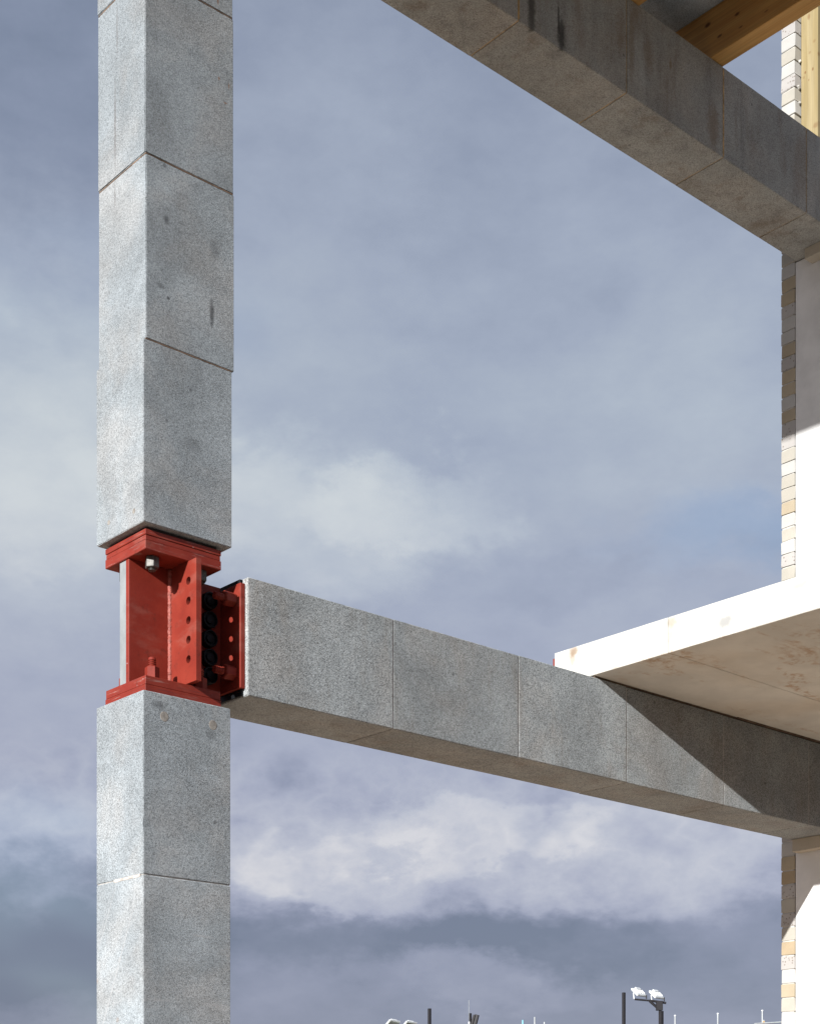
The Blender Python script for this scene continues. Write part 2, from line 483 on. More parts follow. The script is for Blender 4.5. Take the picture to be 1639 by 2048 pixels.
gm, gnt, gb, gpos = new_mat('gravel_yard', 0.95, 0.15)
gn, _ = gnt.noise(gpos, 0.35, 5, 0.6)
gn2, _ = gnt.noise(gpos, 30, 4, 0.7)
gc = gnt.mix(gnt.smooth(gn, 0.3, 0.7), (0.10, 0.082, 0.062), (0.15, 0.125, 0.10))
gnt.l.new(gnt.vec('SCALE', gc, gnt.smooth(gn2, 0.3, 0.7, 0.8, 1.15)), gb.inputs['Base Color'])
bump(gnt, gb, gn2, 0.4, 0.02)
M['ground'] = gm
M['floor'] = plain('sand_coloured_reflector', (0.90, 0.67, 0.47), 0.9, 0.06, 2.5, bmp=0.3)  # warm pale tone set to throw bounce light upward


# ------------------------------------------------------------------ builders
def obj(name, bm, mat, parent=None, loc=(0, 0, 0), rot=None):
    """link a bmesh (built round loc) as one object at world position loc"""
    me = bpy.data.meshes.new(name)
    bm.normal_update()
    bm.to_mesh(me)
    bm.free()
    return place(name, me, mat, parent, loc, rot)


def place(name, me, mat, parent=None, loc=(0, 0, 0), rot=None):
    o = bpy.data.objects.new(name, me)
    col.objects.link(o)
    if mat and not me.materials:
        me.materials.append(mat)
    off = Vector((0, 0, 0))
    if parent is not None:
        o.parent = parent
        off = Vector(parent['_at'])
    o.location = Vector(loc) - off
    o['_at'] = tuple(loc)
    if rot:
        o.rotation_euler = rot
    return o


def thing(name, label, cat, loc, group=None):
    o = bpy.data.objects.new(name, None)
    o.empty_display_size = 0.1
    col.objects.link(o)
    o.location = loc
    o['_at'] = tuple(loc)
    o['label'] = label
    o['category'] = cat
    o['kind'] = 'thing'
    if group:
        o['group'] = group
    return o


def box_bm(sx, sy, sz, bev=0.0, seg=1):
    bm = bmesh.new()
    bmesh.ops.create_cube(bm, size=1)
    bmesh.ops.scale(bm, vec=(sx, sy, sz), verts=bm.verts)
    if bev:
        bmesh.ops.bevel(bm, geom=bm.edges[:], offset=bev, segments=seg, affect='EDGES')
    return bm


def box(name, mat, parent, u0, u1, v0, v1, z0, z1, bev=0.0015):
    """z is measured from the camera's eye level"""
    c = Vector(((u0 + u1) / 2, (v0 + v1) / 2, (z0 + z1) / 2 + EYE))
    return obj(name, box_bm(u1 - u0, v1 - v0, z1 - z0, bev), mat, parent, c)


def stone(name, mat, parent, u0, u1, v0, v1, z0, z1, bev=0.003, chip=0.004, step=0.03, seed=0):
    """a sawn block whose arrises are worn and chipped"""
    sx, sy, sz = u1 - u0, v1 - v0, z1 - z0
    c = Vector(((u0 + u1) / 2, (v0 + v1) / 2, (z0 + z1) / 2 + EYE))
    bm = bmesh.new()
    # grid points denser near the arrises so that a chip stays small
    def cuts(s):
        n = max(2, int(s / step))
        return [-s / 2, -s / 2 + bev] + [-s / 2 + s * i / n for i in range(1, n)] + [s / 2 - bev, s / 2]
    xs, ys, zs = cuts(sx), cuts(sy), cuts(sz)
    vmap = {}
    def vert(i, j, k):
        key = (i, j, k)
        if key not in vmap:
            p = Vector((xs[i], ys[j], zs[k]))
            on = [i in (0, len(xs) - 1), j in (0, len(ys) - 1), k in (0, len(zs) - 1)]
            if sum(on) >= 2:                       # on an arris: pull in, sometimes by more
                wp = (p + c) * 31.0 + Vector((seed, seed * 2.3, 0))
                n = noise.noise(wp) * 0.5 + 0.5
                n2 = noise.noise((p + c) * 9.0 + Vector((0, seed, 4.7)))
                amt = bev * 0.35 + chip * n ** 2 + chip * 1.6 * max(0, n2 - 0.28)
                for ax in range(3):
                    if on[ax]:
                        p[ax] -= math.copysign(amt * (0.7 + 0.3 * n), p[ax])
            vmap[key] = bm.verts.new(p)
        return vmap[key]
    nx, ny, nz = len(xs) - 1, len(ys) - 1, len(zs) - 1
    for i in range(nx):
        for j in range(ny):
            bm.faces.new((vert(i, j, 0), vert(i, j + 1, 0), vert(i + 1, j + 1, 0), vert(i + 1, j, 0)))
            bm.faces.new((vert(i, j, nz), vert(i + 1, j, nz), vert(i + 1, j + 1, nz), vert(i, j + 1, nz)))
    for i in range(nx):
        for k in range(nz):
            bm.faces.new((vert(i, 0, k), vert(i + 1, 0, k), vert(i + 1, 0, k + 1), vert(i, 0, k + 1)))
            bm.faces.new((vert(i, ny, k), vert(i, ny, k + 1), vert(i + 1, ny, k + 1), vert(i + 1, ny, k)))
    for j in range(ny):
        for k in range(nz):
            bm.faces.new((vert(0, j, k), vert(0, j, k + 1), vert(0, j + 1, k + 1), vert(0, j + 1, k)))
            bm.faces.new((vert(nx, j, k), vert(nx, j + 1, k), vert(nx, j + 1, k + 1), vert(nx, j, k + 1)))
    return obj(name, bm, mat, parent, c)


def lathe_bm(profile, axis='Z', seg=20):
    """profile: (radius, height) pairs; closed with caps"""
    bm = bmesh.new()
    rings = []
    for r, h in profile:
        ring = []
        for i in range(seg):
            a = 2 * math.pi * i / seg
            ring.append(bm.verts.new((r * math.cos(a), r * math.sin(a), h)))
        rings.append(ring)
    for r0, r1 in zip(rings, rings[1:]):
        for i in range(seg):
            j = (i + 1) % seg
            bm.faces.new((r0[i], r0[j], r1[j], r1[i]))
    bm.faces.new(list(reversed(rings[0])))
    bm.faces.new(rings[-1])
    if axis == 'X':
        bmesh.ops.rotate(bm, cent=(0, 0, 0), matrix=Matrix.Rotation(math.pi / 2, 3, 'Y'), verts=bm.verts)
    elif axis == 'Y':
        bmesh.ops.rotate(bm, cent=(0, 0, 0), matrix=Matrix.Rotation(math.pi / 2, 3, 'X'), verts=bm.verts)
    return bm


def thread_profile(r, length, pitch=0.0075):
    prof = [(r * 0.85, -length / 2)]
    h = -length / 2
    while h < length / 2 - pitch:
        prof += [(r * 0.76, h + pitch * 0.1), (r, h + pitch * 0.5), (r, h + pitch * 0.7)]
        h += pitch
    prof += [(r * 0.85, length / 2)]
    return prof


def hex_profile(r, length):
    return [(r * 0.9, -length / 2), (r, -length / 2 + r * 0.10), (r, length / 2 - r * 0.10), (r * 0.9, length / 2)]


def tube_bm(a, b, r, seg=8):
    a, b = Vector(a), Vector(b)
    bm = bmesh.new()
    bmesh.ops.create_cone(bm, cap_ends=True, segments=seg, radius1=r, radius2=r, depth=(b - a).length)
    q = (b - a).normalized().to_track_quat('Z', 'Y')
    bmesh.ops.rotate(bm, cent=(0, 0, 0), matrix=q.to_matrix(), verts=bm.verts)
    return bm, (a + b) / 2


# ------------------------------------------------------------------ the ground
bm = bmesh.new()
bmesh.ops.create_circle(bm, cap_ends=True, segments=64, radius=2500)
g = obj('ground', bm, M['ground'], None, (0, 0, 0))
g['kind'] = 'structure'

bm = box_bm(10.5, 7.0, 0.24, 0.01)
fl = obj('bounce_floor', bm, M['floor'], None, (2.6, 1.4, -0.116))  # unseen floor patch, added and sized to bounce light onto the undersides
fl['kind'] = 'structure'

# ------------------------------------------------------------------ the corner columns
CU, CV = 0.386, 0.332
JT = 0.0032


def joint(parent, mat, u0, u1, v0, v1, z, seed, inset=0.003):
    return stone('mortar_joint', mat, parent, u0 + inset, u1 - inset, v0 + inset, v1 - inset, z - JT / 2 - 0.0004, z + JT / 2 + 0.0004,
                 bev=0.0008, chip=0.0022, step=0.02, seed=seed)


lower = thing('stone_column', 'speckled grey granite column below the red steel joint, rising from the bottom edge', 'stone column',
              (CU / 2, CV / 2, 0), 'granite corner column')
lz = [-1.68, -1.02, -0.347, 0.325, 0.997, 1.670]
for i in range(5):
    mat = M['granite_sawn'] if i == 3 else M['granite_lower']
    stone('stone_block', mat, lower, 0, CU, 0, CV, lz[i] + JT / 2 + (0.002 - JT / 2 if i == 0 else 0), lz[i + 1] - (JT / 2 if i < 4 else 0), seed=i + 3)
    if i < 4:
        joint(lower, M['pale_joint'] if i == 3 else M['rust_joint'], 0, CU, 0, CV, lz[i + 1], i, 0.0035)
# a pale smear of mortar left along the joint on the bright face
sm = stone('mortar_smear', M['pale_joint'], lower, -0.0015, 0.012, 0.02, 0.205, 0.990, 1.001, bev=0.001, chip=0.005, step=0.012, seed=9)
for px, py in ((329, 1433), (426, 1450)):
    p = on_v(px, py, 0)
    obj('resin_plug', lathe_bm([(0.0185, -0.01), (0.0185, 0.0002), (0.016, 0.0008)], 'Y', 20), M['plug'], lower, p)

upper = thing('stone_column', 'tall grey granite column standing on the red steel joint, reaching the top edge', 'stone column',
              (CU / 2, CV / 2, 2.285 + EYE), 'granite corner column')
uz = [2.284, 2.955, 3.632, 4.300, 4.975, 5.730]
du = [0.000, 0.010, 0.007, 0.004, 0.004]
for i in range(5):
    stone('stone_block', M['granite_upper'], upper, du[i], CU + 0.006 + du[i], 0, CV, uz[i] + (JT / 2 if i else 0),
          uz[i + 1] - (JT / 2 if i < 4 else 0), chip=0.0055 if i == 2 else 0.004, seed=i + 20)
    if i < 4:
        joint(upper, M['rust_joint'], max(du[i], du[i + 1]), CU + 0.006 + min(du[i], du[i + 1]), 0, CV, uz[i + 1], i + 5, 0.0008)
for px, py in ((268, 1022), (218, 1045)):
    p = on_u(px, py, 0)
    obj('resin_plug', lathe_bm([(0.0095, -0.01), (0.0095, 0.0003), (0.007, 0.0008)], 'X', 14), M['plug'], upper, p, (0, 0, math.pi))

# ------------------------------------------------------------------ the red steel joint
steel = thing('steel_joint', 'red painted steel bracket with bolts between two granite column lengths', 'steel bracket',
              (0.19, 0.165, 1.672 + EYE))
P0, P1, Q0, Q1 = 0.022, 0.358, 0.022, 0.304
for k, (z0, z1, e) in enumerate([(1.6725, 1.7000, 0.0), (1.7008, 1.7335, 0.002)]):
    box('base_plate', M['red_edge'], steel, P0 + e, P1 - e, Q0 + e, Q1 - e, z0, z1)
for k, (z0, z1, e) in enumerate([(2.1960, 2.2300, 0.0), (2.2308, 2.2490, 0.0025), (2.2498, 2.2700, 0.0)]):
    box('cap_plate', M['red_edge'], steel, P0 + e, P1 - e, Q0 + e, Q1 - e, z0, z1)
box('packing_plate', M['dark_joint'], steel, 0.035, 0.345, 0.035, 0.290, 2.2706, 2.2836, 0.001)
box('web_plate', M['red'], steel, 0.029, 0.2095, 0.147, 0.1685, 1.7343, 2.1955)
box('backing_plate', M['mill_plate'], steel, 0.030, 0.2095, 0.1690, 0.213, 1.7343, 2.1955)
bm = bmesh.new()
HOLES = [2.122, 2.0475, 1.974, 1.901, 1.828]


def plate_with_holes(v0, v1, z0, z1, t, holes, r, seg=24):
    """a plate in the Y-Z plane, thickness t along X, with round through holes; holes: (v, z)"""
    bm = bmesh.new()
    vs = sorted({v0, v1} | {h[0] + s * r * 1.8 for h in holes for s in (-1, 1)})
    zs = [z0] + [(a + b) / 2 for a, b in zip(sorted({h[1] for h in holes}), sorted({h[1] for h in holes})[1:])] + [z1]
    cache = {}
    def vt(x, v, z):
        k = (round(x, 6), round(v, 6), round(z, 6))
        if k not in cache:
            cache[k] = bm.verts.new((x, v, z))
        return cache[k]
    for side in (0, 1):
        x = 0 if side == 0 else t
        for i in range(len(vs) - 1):
            for j in range(len(zs) - 1):
                a, b, c, d = vs[i], vs[i + 1], zs[j], zs[j + 1]
                inside = [h for h in holes if a < h[0] < b and c < h[1] < d]
                corners = [(a, c), (b, c), (b, d), (a, d)]
                if not inside:
                    f = [vt(x, *p) for p in corners]
                    bm.faces.new(f if side else f[::-1])
                else:
                    hv, hz = inside[0]
                    q = seg // 4
                    for s in range(4):
                        a0 = -3 * math.pi / 4 + s * math.pi / 2
                        arc = [vt(x, hv + r * math.cos(a0 + k * math.pi / 2 / q), hz + r * math.sin(a0 + k * math.pi / 2 / q)) for k in range(q + 1)]
                        p, n_ = corners[s], corners[(s + 1) % 4]
                        f = [vt(x, *p), vt(x, *n_)] + arc[::-1]
                        bm.faces.new(f if side else f[::-1])
    for hv, hz in holes:
        for k in range(seg):
            a0, a1 = -3 * math.pi / 4 + k * 2 * math.pi / seg, -3 * math.pi / 4 + (k + 1) * 2 * math.pi / seg
            p = [vt(xx, hv + r * math.cos(aa), hz + r * math.sin(aa)) for xx, aa in ((0, a0), (0, a1), (t, a1), (t, a0))]
            bm.faces.new(p)
    rim = []
    for i in range(len(vs) - 1):
        rim += [((vs[i], z0), (vs[i + 1], z0)), ((vs[i + 1], z1), (vs[i], z1))]
    for j in range(len(zs) - 1):
        rim += [((v1, zs[j]), (v1, zs[j + 1])), ((v0, zs[j + 1]), (v0, zs[j]))]
    for p, q_ in rim:
        bm.faces.new((vt(0, *p), vt(0, *q_), vt(t, *q_), vt(t, *p)))
    bmesh.ops.recalc_face_normals(bm, faces=bm.faces)
    return bm


c = Vector((0.2100, 0.165, 1.965 + EYE))
holes = [(0.0225 - 0.165, h - 1.965) for h in HOLES] + [(0.3075 - 0.165, h - 1.965) for h in HOLES]
obj('flange_plate', plate_with_holes(-0.195, 0.195, 1.7385 - 1.965, 2.1952 - 1.965, 0.0222, holes, 0.0150), M['red'], steel, c)
# weld bead in the corner of web and flange
bm = bmesh.new()
ring_prev = None
zz = 1.7345
random.seed(3)
while zz < 2.1945:
    r = 0.0085 + 0.0018 * random.random()
    ring = [bm.verts.new((-r * math.cos(a) * (1 + 0.12 * random.random()), -r * math.sin(a) * (1 + 0.12 * random.random()), zz - 1.965))
            for a in [i * math.pi / 2 / 5 for i in range(6)]] + [bm.verts.new((0, 0, zz - 1.965))]
    if ring_prev:
        for i in range(6):
            bm.faces.new((ring_prev[i], ring_prev[i + 1], ring[i + 1], ring[i]))
    ring_prev = ring
    zz += 0.0045
obj('weld_bead', bm, M['weld'], steel, (0.2098, 0.1468, 1.965 + EYE))
# fin toward the beam with its row of capped black bolts
box('fin_plate', M['red'], steel, 0.2325, 0.4440, 0.150, 0.168, 1.752, 2.182)
cap_me = None
for cz in (2.112, 2.0385, 1.966, 1.893, 1.823):
    p = Vector((0.378, 0.134, cz + EYE))
    if cap_me is None:
        o = obj('bolt_cap', lathe_bm([(0.033, -0.0155), (0.033, 0.0135), (0.031, 0.0155), (0.0275, 0.0155), (0.0265, 0.004), (0.0165, 0.004),
                                      (0.0155, 0.012), (0.004, 0.0135)], 'Y', 28), M['black'], steel, p)
        cap_me = o.data
    else:
        place('bolt_cap', cap_me, None, steel, p)
# end plate of the beam with its nuts
END_Z0, END_Z1 = 1.766, 2.170
box('end_plate', M['red'], steel, 0.4445, 0.4662, 0.018, 0.294, END_Z0, END_Z1)
box('shade_strip', M['black'], steel, 0.4560, 0.4664, 0.030, 0.290, 1.7390, 1.7655, 0.001)  # black strip standing in for shade on the stone end, swallows a sun spot
box('shade_strip', M['black'], steel, 0.4530, 0.4664, 0.034, 0.290, 2.1705, 2.1885, 0.001)  # the same stand-in shade above the end plate
nut_x, rod_x = None, None
for nv in (0.062, 0.250):
    for nz in (2.112, 1.829):
        p = Vector((0.4205, nv, nz + EYE))
        if nut_x is None:
            n_o = obj('hex_nut', lathe_bm(hex_profile(0.0285, 0.047), 'X', 6), M['red'], steel, p)
            nut_x = n_o.data
            r_o = obj('threaded_rod', lathe_bm(thread_profile(0.0145, 0.044), 'X', 18), M['red'], n_o, p - Vector((0.046, 0, 0)))
            rod_x = r_o.data
        else:
            n_o = place('hex_nut', nut_x, None, steel, p)
            place('threaded_rod', rod_x, None, n_o, p - Vector((0.046, 0, 0)))
# holding-down nuts: painted below, bare steel above
for k, (nu, nv) in enumerate(((0.088, 0.080), (0.088, 0.262), (0.300, 0.080), (0.300, 0.262))):
    if k in (0, 1, 2, 3):
        p = Vector((nu, nv, 1.7610 + EYE))
        n_o = obj('hex_nut', lathe_bm(hex_profile(0.0275, 0.050), 'Z', 6), M['red'], steel, p, (0, 0, 0.33))
        obj('threaded_rod', lathe_bm(thread_profile(0.0150, 0.036), 'Z', 18), M['red'], n_o, p + Vector((0, 0, 0.0425)))
        p = Vector((nu, nv, 2.1745 + EYE))
        n_o = obj('hex_nut', lathe_bm(hex_profile(0.0265, 0.0415), 'Z', 6), M['steel'], steel, p, (0, 0, 0.15))
        n_o['label'] = 'bare steel nut'
        obj('threaded_rod', lathe_bm(thread_profile(0.0145, 0.010, 0.004), 'Z', 18), M['steel'], n_o, p - Vector((0, 0, 0.0255)))

# ------------------------------------------------------------------ the two long stone beams
BV = 0.312


def stone_beam(root, mat, jmat, us, z0, z1, seed, chip):
    for i in range(len(us) - 1):
        a = us[i] + (0 if i == 0 else 0.0018)
        b = us[i + 1] - (0 if i == len(us) - 2 else 0.0018)
        random.seed(seed * 10 + i)
        dz_ = random.uniform(-0.0015, 0.0015)
        stone('stone_block', mat, root, a, b, random.uniform(-0.001, 0.001), BV, z0 + dz_, z1 + dz_, chip=chip, seed=seed + i)
        if i < len(us) - 2:
            stone('mortar_joint', jmat, root, us[i + 1] - 0.0021, us[i + 1] + 0.0021, 0.002, BV - 0.002, z0 + 0.002, z1 - 0.003,
                  bev=0.0006, chip=0.0025, step=0.02, seed=seed + i * 3)


lb = thing('stone_beam', 'lower grey granite beam running from the red joint under the white slab', 'stone beam',
           (2.7, BV / 2, 1.737 + EYE), 'granite beams')
stone_beam(lb, M['granite_beam'], M['pale_joint'], [0.4670, 1.205, 1.943, 2.674, 3.423, 4.164, 4.905], 1.737, 2.192, 40, 0.0030)
ub = thing('stone_beam', 'upper stained dark granite beam crossing the top corner beneath timber joists', 'stone beam',
           (2.7, BV / 2, 5.020 + EYE), 'granite beams')
stone_beam(ub, M['granite_roof'], M['amber_joint'], [0.4050, 1.205, 1.943, 2.674, 3.418, 4.140, 4.905], 5.020, 5.480, 60, 0.0065)
for ju, dv in ((1.943, 0.003), (3.418, 0.003)):
    stone('resin_run', M['amber_joint'], ub, ju - 0.006, ju + 0.005, -0.0016, 0.004, 5.03, 5.47, bev=0.001, chip=0.006, step=0.02, seed=int(ju * 10))

# ------------------------------------------------------------------ the white floor slab
sl = thing('floor_slab', 'white limestone floor slab with rust stained underside lying on the lower beam', 'floor slab',
           (3.8, -0.9, 2.2 + EYE))
SZ0, SZ1 = 2.2035, 2.362
stone('slab_plank', M['slab'], sl, 2.440, 5.25, -0.4415, 0.250, SZ0, SZ1, bev=0.002, chip=0.002, step=0.07, seed=81)
stone('slab_plank', M['slab'], sl, 2.4410, 5.25, -3.95, -2.2530, SZ0, SZ1, bev=0.002, chip=0.002, step=0.09, seed=83)
stone('slab_plank', M['slab'], sl, 2.4405, 5.25, -2.25, -0.4440, SZ0, SZ1, bev=0.002, chip=0.002, step=0.07, seed=82)
box('bedding_strip', M['grout'], sl, 2.452, 3.53, 0.004, 0.24, 2.1945, 2.2030, 0.001)
box('bedding_strip', M['grout'], sl, 3.534, 4.90, -0.004, 0.24, 2.1945, 2.2030, 0.001)
box('edge_bracket', M['red'], sl, 2.4405, 2.62, 0.2512, 0.2605, 2.2035, 2.338, 0.001)

# ------------------------------------------------------------------ brick facade at the right
WU = 4.490
BK0, BK1 = 0.3165, 0.408
wall = thing('brick_wall', 'pale buff and white brick wall rising behind both granite beams', 'brick wall', (4.8, 0.36, 0))
C = {'b': 'brick_buff', 'o': 'brick_brown', 'c': 'brick_cream', 'w': 'brick_white', 'p': 'brick_pitted'}
seq_low = 'occwcopcwc' * 3                      # below the lower beam, from its soffit down
seq_low = 'wbopcpcopwbcwcocwpwcbpwcobwcpcwbocpwcobwcp'
seq_up = 'wbbpwwbpbbwbppcwccbwcwpcw'
courses = []
z = 1.737
ch = 0.0805
i = 0
while z - ch > -1.68:
    courses.append((z - ch, z, seq_low[i % len(seq_low)]))
    z -= ch
    i += 1
courses.append((-1.68, z, 'c'))
n_mid = 44
ch = (5.019 - 1.737) / n_mid
for i in range(n_mid):
    z1_ = 5.019 - i * ch
    courses.append((z1_ - ch, z1_, seq_up[i] if i < len(seq_up) else random.choice('bcwp')))
ch = 0.0765
for i in range(23):
    courses.append((5.019 + i * ch, 5.019 + (i + 1) * ch, 'cwpcwpwcwpcwcpwcwp'[i % 18]))
brick_me = {}
random.seed(11)
for ci, (z0, z1_, key) in enumerate(courses):
    first = 0.1025 if ci % 2 else 0.215
    runs = [(WU, WU + first)]
    uu = WU + first + 0.01
    runs.append((uu, uu + 0.215))
    if ci % 2:
        runs.append((uu + 0.225, uu + 0.225 + 0.0925))
    end_u = 4.49 + 0.44
    for bi, (a, b) in enumerate(runs):
        b = min(b, end_u)
        if b - a < 0.03:
            continue
        k = key if bi == 0 else random.choice('bcwpo')
        variant = random.randrange(4)
        mk = (k, round(b - a, 3), round(z1_ - z0, 3), variant)
        if mk not in brick_me:
            bmk = box_bm(b - a, BK1 - BK0, z1_ - z0 - 0.0070, 0.0018)
            rr = random.Random(hash(mk[1:]) & 0xffff)
            for v_ in bmk.verts:
                v_.co += Vector((rr.uniform(-1, 1), rr.uniform(-1, 1), rr.uniform(-1, 1))) * 0.0022
            me = bpy.data.meshes.new('brick')
            bmk.to_mesh(me)
            bmk.free()
            me.materials.append(M[C[k]])
            brick_me[mk] = me
        place('brick', brick_me[mk], None, wall, ((a + b) / 2 + random.uniform(-0.0030, 0.0006), (BK0 + BK1) / 2 + random.uniform(-0.0012, 0.0025),
                                                  (z0 + z1_) / 2 + EYE), (random.uniform(-0.01, 0.01), random.uniform(-0.006, 0.006), random.uniform(-0.006, 0.006)))
zt = courses[-1][1]
stone('mortar_core', M['mortar'], wall, WU + 0.0034, WU + 0.436, BK0 + 0.008, BK1 - 0.0015, -1.679, zt - 0.006, bev=0.002, chip=0.005, step=0.05, seed=90)
random.seed(5)
blob_me = None
for k in range(16):                              # squeezed-out mortar on the inner corner of the top storey
    ci = 46 + k
    zc = 5.019 + 0.0765 * (k + 1) + random.uniform(-0.01, 0.01)
    if zc > zt - 0.05:
        break
    if random.random() < 0.35:
        continue
    bmb = bmesh.new()
    bmesh.ops.create_icosphere(bmb, subdivisions=2, radius=1)
    for v_ in bmb.verts:
        v_.co *= 1 + 0.5 * noise.noise(v_.co * 2 + Vector((k, 0, 0)))
    bmesh.ops.scale(bmb, vec=(random.uniform(0.008, 0.02), random.uniform(0.006, 0.011), random.uniform(0.006, 0.016)), verts=bmb.verts)
    obj('mortar_lump', bmb, M['mortar'], wall, (WU + random.uniform(0.03, 0.05), BK0 - 0.002, zc + EYE))

# white panels that carry the beams
pl = thing('wall_panel', 'smooth white wall panel under the lower granite beam at the bottom corner', 'wall panel', (4.65, 0.155, 0),
           'white wall panels')
box('panel_face', M['panel'], pl, WU + 0.001, WU + 0.25, -0.02, 0.3145, -1.678, 1.7355, 0.002)
box('ledge_stone', M['pad'], pl, WU - 0.060, WU + 0.0004, -0.02, 0.296, 1.663, 1.7345, 0.003)
pu = thing('wall_panel', 'smooth white wall panel standing on the floor slab beside the bricks', 'wall panel', (4.65, 0.155, 2.3625 + EYE),
           'white wall panels')
box('panel_face', M['panel'], pu, WU + 0.001, WU + 0.25, -0.02, 0.3145, 2.3628, 5.0130, 0.002)
box('ledge_stone', M['pad'], pu, WU - 0.073, WU + 0.0004, -0.02, 0.2045, 4.959, 5.0185, 0.003)
box('packing_shim', M['grout'], pu, WU + 0.012, WU + 0.24, -0.01, 0.300, 5.0132, 5.0186, 0.0005)

# timber above the upper beam
tp = thing('timber_post', 'pale sunlit pine post standing on the upper beam beside white bricks', 'timber post', (4.59, 0.256, 5.482 + EYE))
box('post_timber', M['stud'], tp, 4.540, 4.640, 0.200, 0.3125, 5.482, 6.760, 0.003)
for k, (ju, lab) in enumerate(((3.320, 'brown glulam joist at the open end of the roof, lit sky on its right'),
                               (2.672, 'orange brown glulam joist, only its corner showing at the top edge'))):
    jt = thing('roof_joist', lab, 'timber joist', (ju + 0.05, -0.6, 5.482 + EYE), 'timber roof joists')
    box('joist_timber', M['joist'], jt, ju, ju + 0.100, -3.90, 0.34, 5.4825, 5.7300, 0.003)
rs = thing('roof_slab', 'dark grey granite roof slab lying on the timber joists at the top', 'roof slab', (1.6, -0.8, 5.731 + EYE))
ru_ = [-0.23, 0.62, 1.35, 2.05, 2.720, 3.4195]
for a, b in zip(ru_, ru_[1:]):
    stone('slab_stone', M['granite_soffit'], rs, a + 0.001, b - 0.001, -3.95, 0.36, 5.7315, 5.882, chip=0.003, step=0.12, seed=int(a * 7) + 100)

# ------------------------------------------------------------------ far masts and scaffold, along the bottom edge
R3 = Matrix((RIGHT, FWD, Vector((0, 0, 1)))).transposed()      # columns: right, forward, up
YAW = math.atan2(RIGHT.y, RIGHT.x)


def fbox(name, mat, parent, dist, x, y, sx, sy, sz, roll=0.0, pitch=0.0, yaw=0.0, bev=0.01):
    """a box set facing the yard; sizes in metres, x, y its centre in the photograph"""
    return obj(name, box_bm(sx, sy, sz, bev), mat, parent, far(x, y, dist), Matrix.Rotation(YAW + yaw, 3, 'Z').to_4x4().to_3x3().__matmul__(
        Matrix.Rotation(pitch, 3, 'X')).__matmul__(Matrix.Rotation(roll, 3, 'Y')).to_euler())


def mast_pole(parent, mat, dist, x, ytop, wid):
    top = far(x, ytop, dist)
    return obj('pole', box_bm(wid, wid, top.z, 0.008), mat, parent, (top.x, top.y, top.z / 2), (0, 0, YAW + 0.6))


def flood(parent, dist, x, y, long_, short, a, s_, front):
    """floodlight head from its long axis a and the direction s_ down its short side, both in (right, forward, up)"""
    a = (R3 @ Vector(a)).normalized()
    s_ = (R3 @ Vector(s_))
    s_ = (s_ - a * s_.dot(a)).normalized()
    y_ = s_.cross(a)
    rot = Matrix((a, y_, s_)).transposed()
    at = far(x, y, dist)
    h = obj('floodlight', box_bm(long_, 0.075, short, 0.025, 2), M['white_metal'], parent, at, rot.to_euler())
    sg = -1 if front else 1                        # which side carries the fins
    for k in range(4):
        o = obj('cooling_fin', box_bm(0.03, 0.05, short * 0.62, 0.008), M['white_metal'], h, at)
        o.location = Vector((-long_ * 0.33 + k * long_ * 0.22, sg * 0.058, -short * 0.02))
    o = obj('driver_box', box_bm(long_ * 0.5, 0.07, short * 0.26, 0.012), M['white_metal'], h, at)
    o.location = Vector((0, sg * 0.07, -short * 0.32))
    o = obj('glass', box_bm(long_ * 0.90, 0.012, short * 0.86, 0.003), M['lens'], h, at)
    o.location = Vector((0, -sg * 0.041, 0))
    return h


d = 60.0
mpp = d / F_PX
ma = thing('light_mast', 'black mast carrying two white floodlights above the bottom edge of the view', 'floodlight mast', (*far(1321, 2000, d).xy, 0),
           'light masts')
mast_pole(ma, M['dark_metal'], d, 1321, 2022, 7.5 * mpp)
fbox('mast_head', M['dark_metal'], ma, d, 1317.5, 2011.5, 0.24, 0.2, 0.36)
tb, c_ = tube_bm(far(1268, 1998.6, d), far(1300, 2001.5, d), 0.035)
obj('cross_arm', tb, M['dark_metal'], ma, c_)
tb, c_ = tube_bm(far(1298, 2001, d), far(1331, 2006, d), 0.045)
obj('cross_arm', tb, M['dark_metal'], ma, c_)
tb, c_ = tube_bm(far(1298, 2002, d), far(1320, 2021, d), 0.05)
obj('brace', tb, M['dark_metal'], ma, c_)
for hx, hy in ((1276.7, 1985.0), (1312.2, 1989.6)):
    flood(ma, d, hx, hy, 30 * mpp, 23 * mpp, (0.9, 0.86, -0.03), (0.55, -0.60, -0.72), False)
    for (x0, y0, x1, y1, m_) in ((hx - 11, hy + 0.5, hx - 9.5, hy + 13, 'white_metal'), (hx + 15, hy + 5, hx + 15, hy + 13, 'dark_metal')):
        tb, c_ = tube_bm(far(x0, y0, d), far(x1, y1, d), 0.022)
        obj('yoke_arm', tb, M[m_], ma, c_)

pb = thing('metal_post', 'plain black square post just left of the white floodlight mast', 'post', (*far(1246.5, 1985, d).xy, 0), 'black posts')
mast_pole(pb, M['dark_metal'], d, 1246.5, 1985, 5.6 * mpp)
pc = thing('metal_post', 'plain black square post beside the pair of grey floodlights at the bottom', 'post', (*far(858.5, 2017, d).xy, 0), 'black posts')
mast_pole(pc, M['dark_metal'], d, 858.5, 2017, 5.6 * mpp)

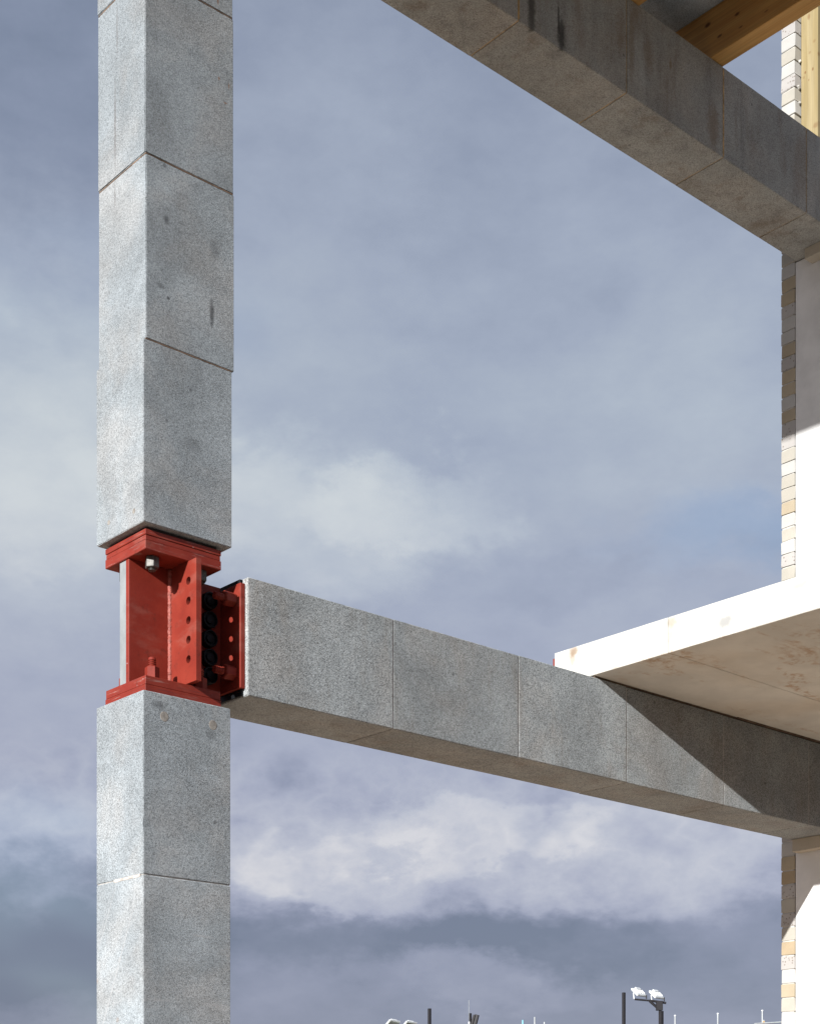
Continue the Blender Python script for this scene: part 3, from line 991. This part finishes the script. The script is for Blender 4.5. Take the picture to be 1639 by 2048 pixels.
d = 66.0
mpp = d / F_PX
mc = thing('light_mast', 'pair of grey faced white rimmed floodlights cut off by the bottom edge', 'floodlight mast', (*far(803, 2060, d).xy, 0),
           'light masts')
mast_pole(mc, M['dark_metal'], d, 803, 2074, 7 * mpp)
tb, c_ = tube_bm(far(780, 2074, d), far(826, 2074, d), 0.04)
obj('cross_arm', tb, M['dark_metal'], mc, c_)
for hx, hy in ((783.0, 2049.5), (816.5, 2052.2)):
    flood(mc, d, hx, hy, 30 * mpp, 26 * mpp, (0.85, 0.78, -0.08), (-0.6, 0.6, -0.7), True)

md = thing('light_mast', 'black post with tilted dark floodlight and thin aerial at the bottom edge', 'floodlight mast', (*far(939, 2030, d).xy, 0),
           'light masts')
mast_pole(md, M['dark_metal'], d, 939.8, 2026.5, 4.6 * mpp)
tb, c_ = tube_bm(far(937, 2000, d), far(937.4, 2046, d), 0.010, 6)
obj('aerial', tb, M['galv'], md, c_)
fh = fbox('floodlight', M['dark_metal'], md, d, 950.5, 2041, 8.0 * mpp, 0.16, 24 * mpp, 0.26, 0.0, -0.3)
fg = fbox('floodlight', M['dark_metal'], md, d, 946.0, 2040, 4.2 * mpp, 0.2, 21 * mpp, 0.26, 0.0, -0.3)
fbox('clamp', M['white_metal'], md, d, 937.5, 2046, 3 * mpp, 0.12, 5 * mpp)

d = 51.0
for x, y, m_, lab in ((1044.8, 2040, 'cyan', 'pale cyan scaffold tube tip poking over the bottom edge'),
                      (1068.7, 2034, 'galv', 'white scaffold tube tip beside the pale cyan one'),
                      (1088, 2044, 'galv', 'shortest scaffold tube tip, barely above the bottom edge'),
                      (1349, 2030.5, 'galv', 'thin white scaffold tube just right of the floodlight mast'),
                      (1434.4, 2026.5, 'galv', 'thin white scaffold tube midway between floodlight mast and brick wall')):
    top = far(x, y, d)
    t = thing('scaffold_tube', lab, 'scaffold tube', (top.x, top.y, 0), 'scaffold tubes')
    tb, c_ = tube_bm((top.x, top.y, 0.0), top, 0.0235)
    obj('tube', tb, M[m_], t, c_)
    if x > 1300:
        obj('end_cap', lathe_bm([(0.034, -0.03), (0.036, 0.0), (0.02, 0.012)], 'Z', 10), M['white_metal'], t, top)
top = far(1523.3, 2020.5, d)
sc_ = thing('scaffold', 'scaffold corner of upright and guard rail next to the brick wall', 'scaffold', (top.x, top.y, 0), 'scaffold tubes')
tb, c_ = tube_bm((top.x, top.y, 0.0), top, 0.0235)
obj('upright', tb, M['galv'], sc_, c_)
obj('end_cap', lathe_bm([(0.034, -0.03), (0.036, 0.0), (0.02, 0.012)], 'Z', 10), M['white_metal'], sc_, top)
far_end = far(1590, 2042.5, d - 2)
tb, c_ = tube_bm(far(1508, 2047.5, d), far_end, 0.025)
obj('guard_rail', tb, M['galv'], sc_, c_)
tb, c_ = tube_bm((far_end.x, far_end.y, 0), far_end + Vector((0, 0, 0.3)), 0.0235)
obj('upright', tb, M['galv'], sc_, c_)
fbox('coupler', M['amber_joint'], sc_, d, 1526.0, 2045.5, 0.07, 0.07, 0.10)
fbox('coupler', M['galv'], sc_, d, 1526.0, 2041.5, 0.05, 0.06, 0.06, 0.4)

for o in bpy.data.objects:
    if '_at' in o:
        del o['_at']
